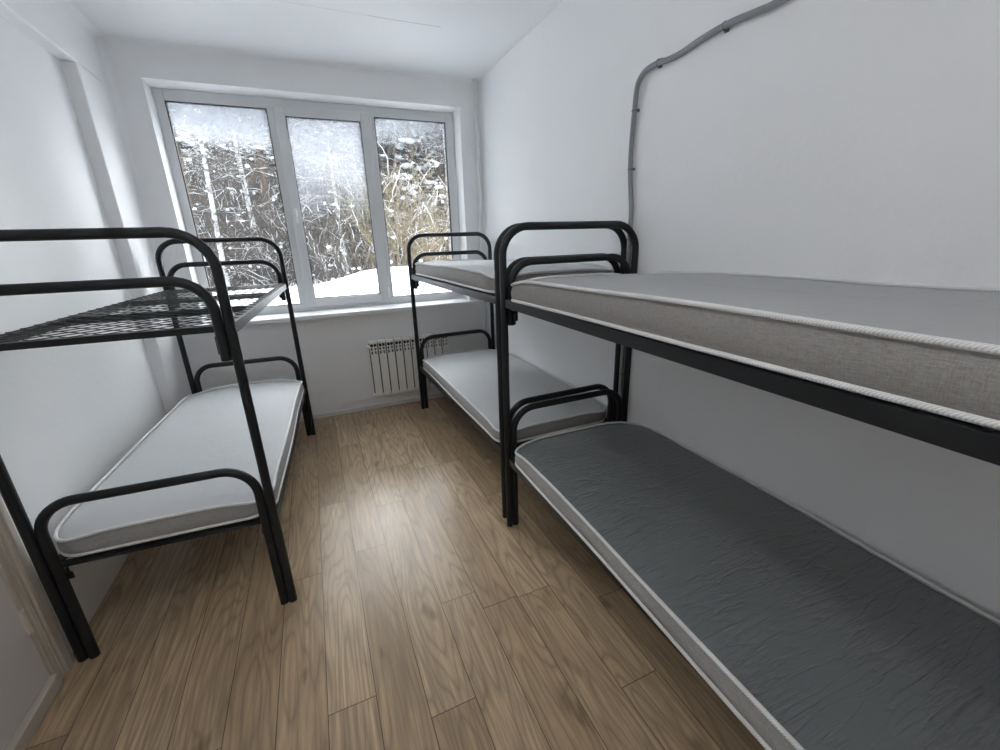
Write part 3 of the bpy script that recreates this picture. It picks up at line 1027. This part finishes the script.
rng = random.Random(77)
bs, ps, us = [], [], []
for (u, y, k, s) in ((0.10, 10.5, 0, 0.95), (0.22, 11.5, 2, 0.9), (0.33, 10.0, 1, 1.0), (0.52, 14, 0, 1.0), (0.66, 13, 1, 1.1), (0.97, 12.5, 0, 0.9)):
    bs.append((k, wedge_x(y, u), y, s))
for i in range(30):
    y = rng.uniform(12.5, 32); u = rng.uniform(-0.35, 1.3)
    bs.append((rng.choice((0, 1, 1, 1, 2)), wedge_x(y, u), y, rng.uniform(0.9, 1.3)))
for (u, y, k, s) in ((0.80, 13.5, 1, 1.0), (0.93, 15, 2, 1.1), (0.74, 17, 2, 1.1), (0.03, 13, 0, 0.9), (0.27, 15, 0, 0.95), (0.85, 19, 0, 1.0), (0.5, 20, 1, 1.0)):
    ps.append((k, wedge_x(y, u), y, s))
for i in range(44):
    y = 17 + 26 * (i / 44) + rng.uniform(-1, 1); u = rng.uniform(-0.35, 1.3)
    ps.append((rng.randint(0, 2), wedge_x(y, u), y, rng.uniform(0.9, 1.25)))
for (u, y, k, s) in ((0.50, 9.0, 1, 0.9), (0.60, 10.0, 0, 0.95), (0.72, 9.2, 0, 1.0), (0.82, 8.8, 0, 0.95), (0.92, 10.2, 0, 0.9), (0.42, 10.8, 1, 1.0)):
    us.append((k, wedge_x(y, u), y, s))
for i in range(16):
    y = rng.uniform(10.5, 18); u = rng.uniform(-0.3, 1.25)
    us.append((1 if u < 0.45 else 0, wedge_x(y, u), y, rng.uniform(0.8, 1.2)))

# tangled undergrowth and bare twigs filling the forest between the trees
trng = random.Random(303)
b = MB()
for i in range(5200):
    y = 15 + 24 * trng.random() ** 1.3
    x = wedge_x(y, trng.uniform(-0.4, 1.35))
    h = trng.uniform(1.5, 7.5) * (0.75 + 0.02 * (y - 15))
    d = Vector((trng.uniform(-.5, .5), trng.uniform(-.3, .3), 1))
    c = twig_chain(b, (x, y, ground_z(x, y) - 0.1), d, h, 0.020 + 0.0007 * (y - 15), trng, 0.0, 4, 0.22)
    for q in range(3):
        k = trng.randint(1, 4)
        d2 = Vector((trng.uniform(-1, 1), trng.uniform(-.6, .6), trng.uniform(-.1, .8)))
        twig_chain(b, c[k], d2, h * trng.uniform(0.12, 0.3), 0.014 + 0.0005 * (y - 15), trng, 0.05, 2, 0.3)
tag(b.build('undergrowth', M['twig'], smooth=0), 'tangle of bare brown twigs filling the snowy forest between the tree trunks', 'undergrowth', kind='stuff')

def pane_of(x, y):
    u = CAM.x + (x - CAM.x) * (0.2 - CAM.y) / (y - CAM.y)
    if u < -1.72: return 'left'
    if u < -0.99: return 'middle'
    return 'right'
ORD = ['nearest', 'second nearest']
for kinds, spots, noun, cat in ((birches, bs, 'white snowy birch', 'tree'), (pines, ps, 'snow-laden pine', 'tree'), (bushes, us, 'bare snowy bush', 'bush')):
    placed = place(kinds, spots, rng)
    placed.sort(key=lambda q: q[2])
    count = {}
    for o, x, y in placed:
        p = pane_of(x, y)
        n = count.get(p, 0); count[p] = n + 1
        if n < 2:
            lab = '%s %s outside, seen through the %s window pane' % (ORD[n], noun, p)
        else:
            lab = '%s in the crowded forest behind the %s window pane' % (noun, p)
        tag(o, lab, cat, '%s outside the window, %s pane' % ({'white snowy birch': 'birches', 'snow-laden pine': 'pines', 'bare snowy bush': 'bushes'}[noun], p))
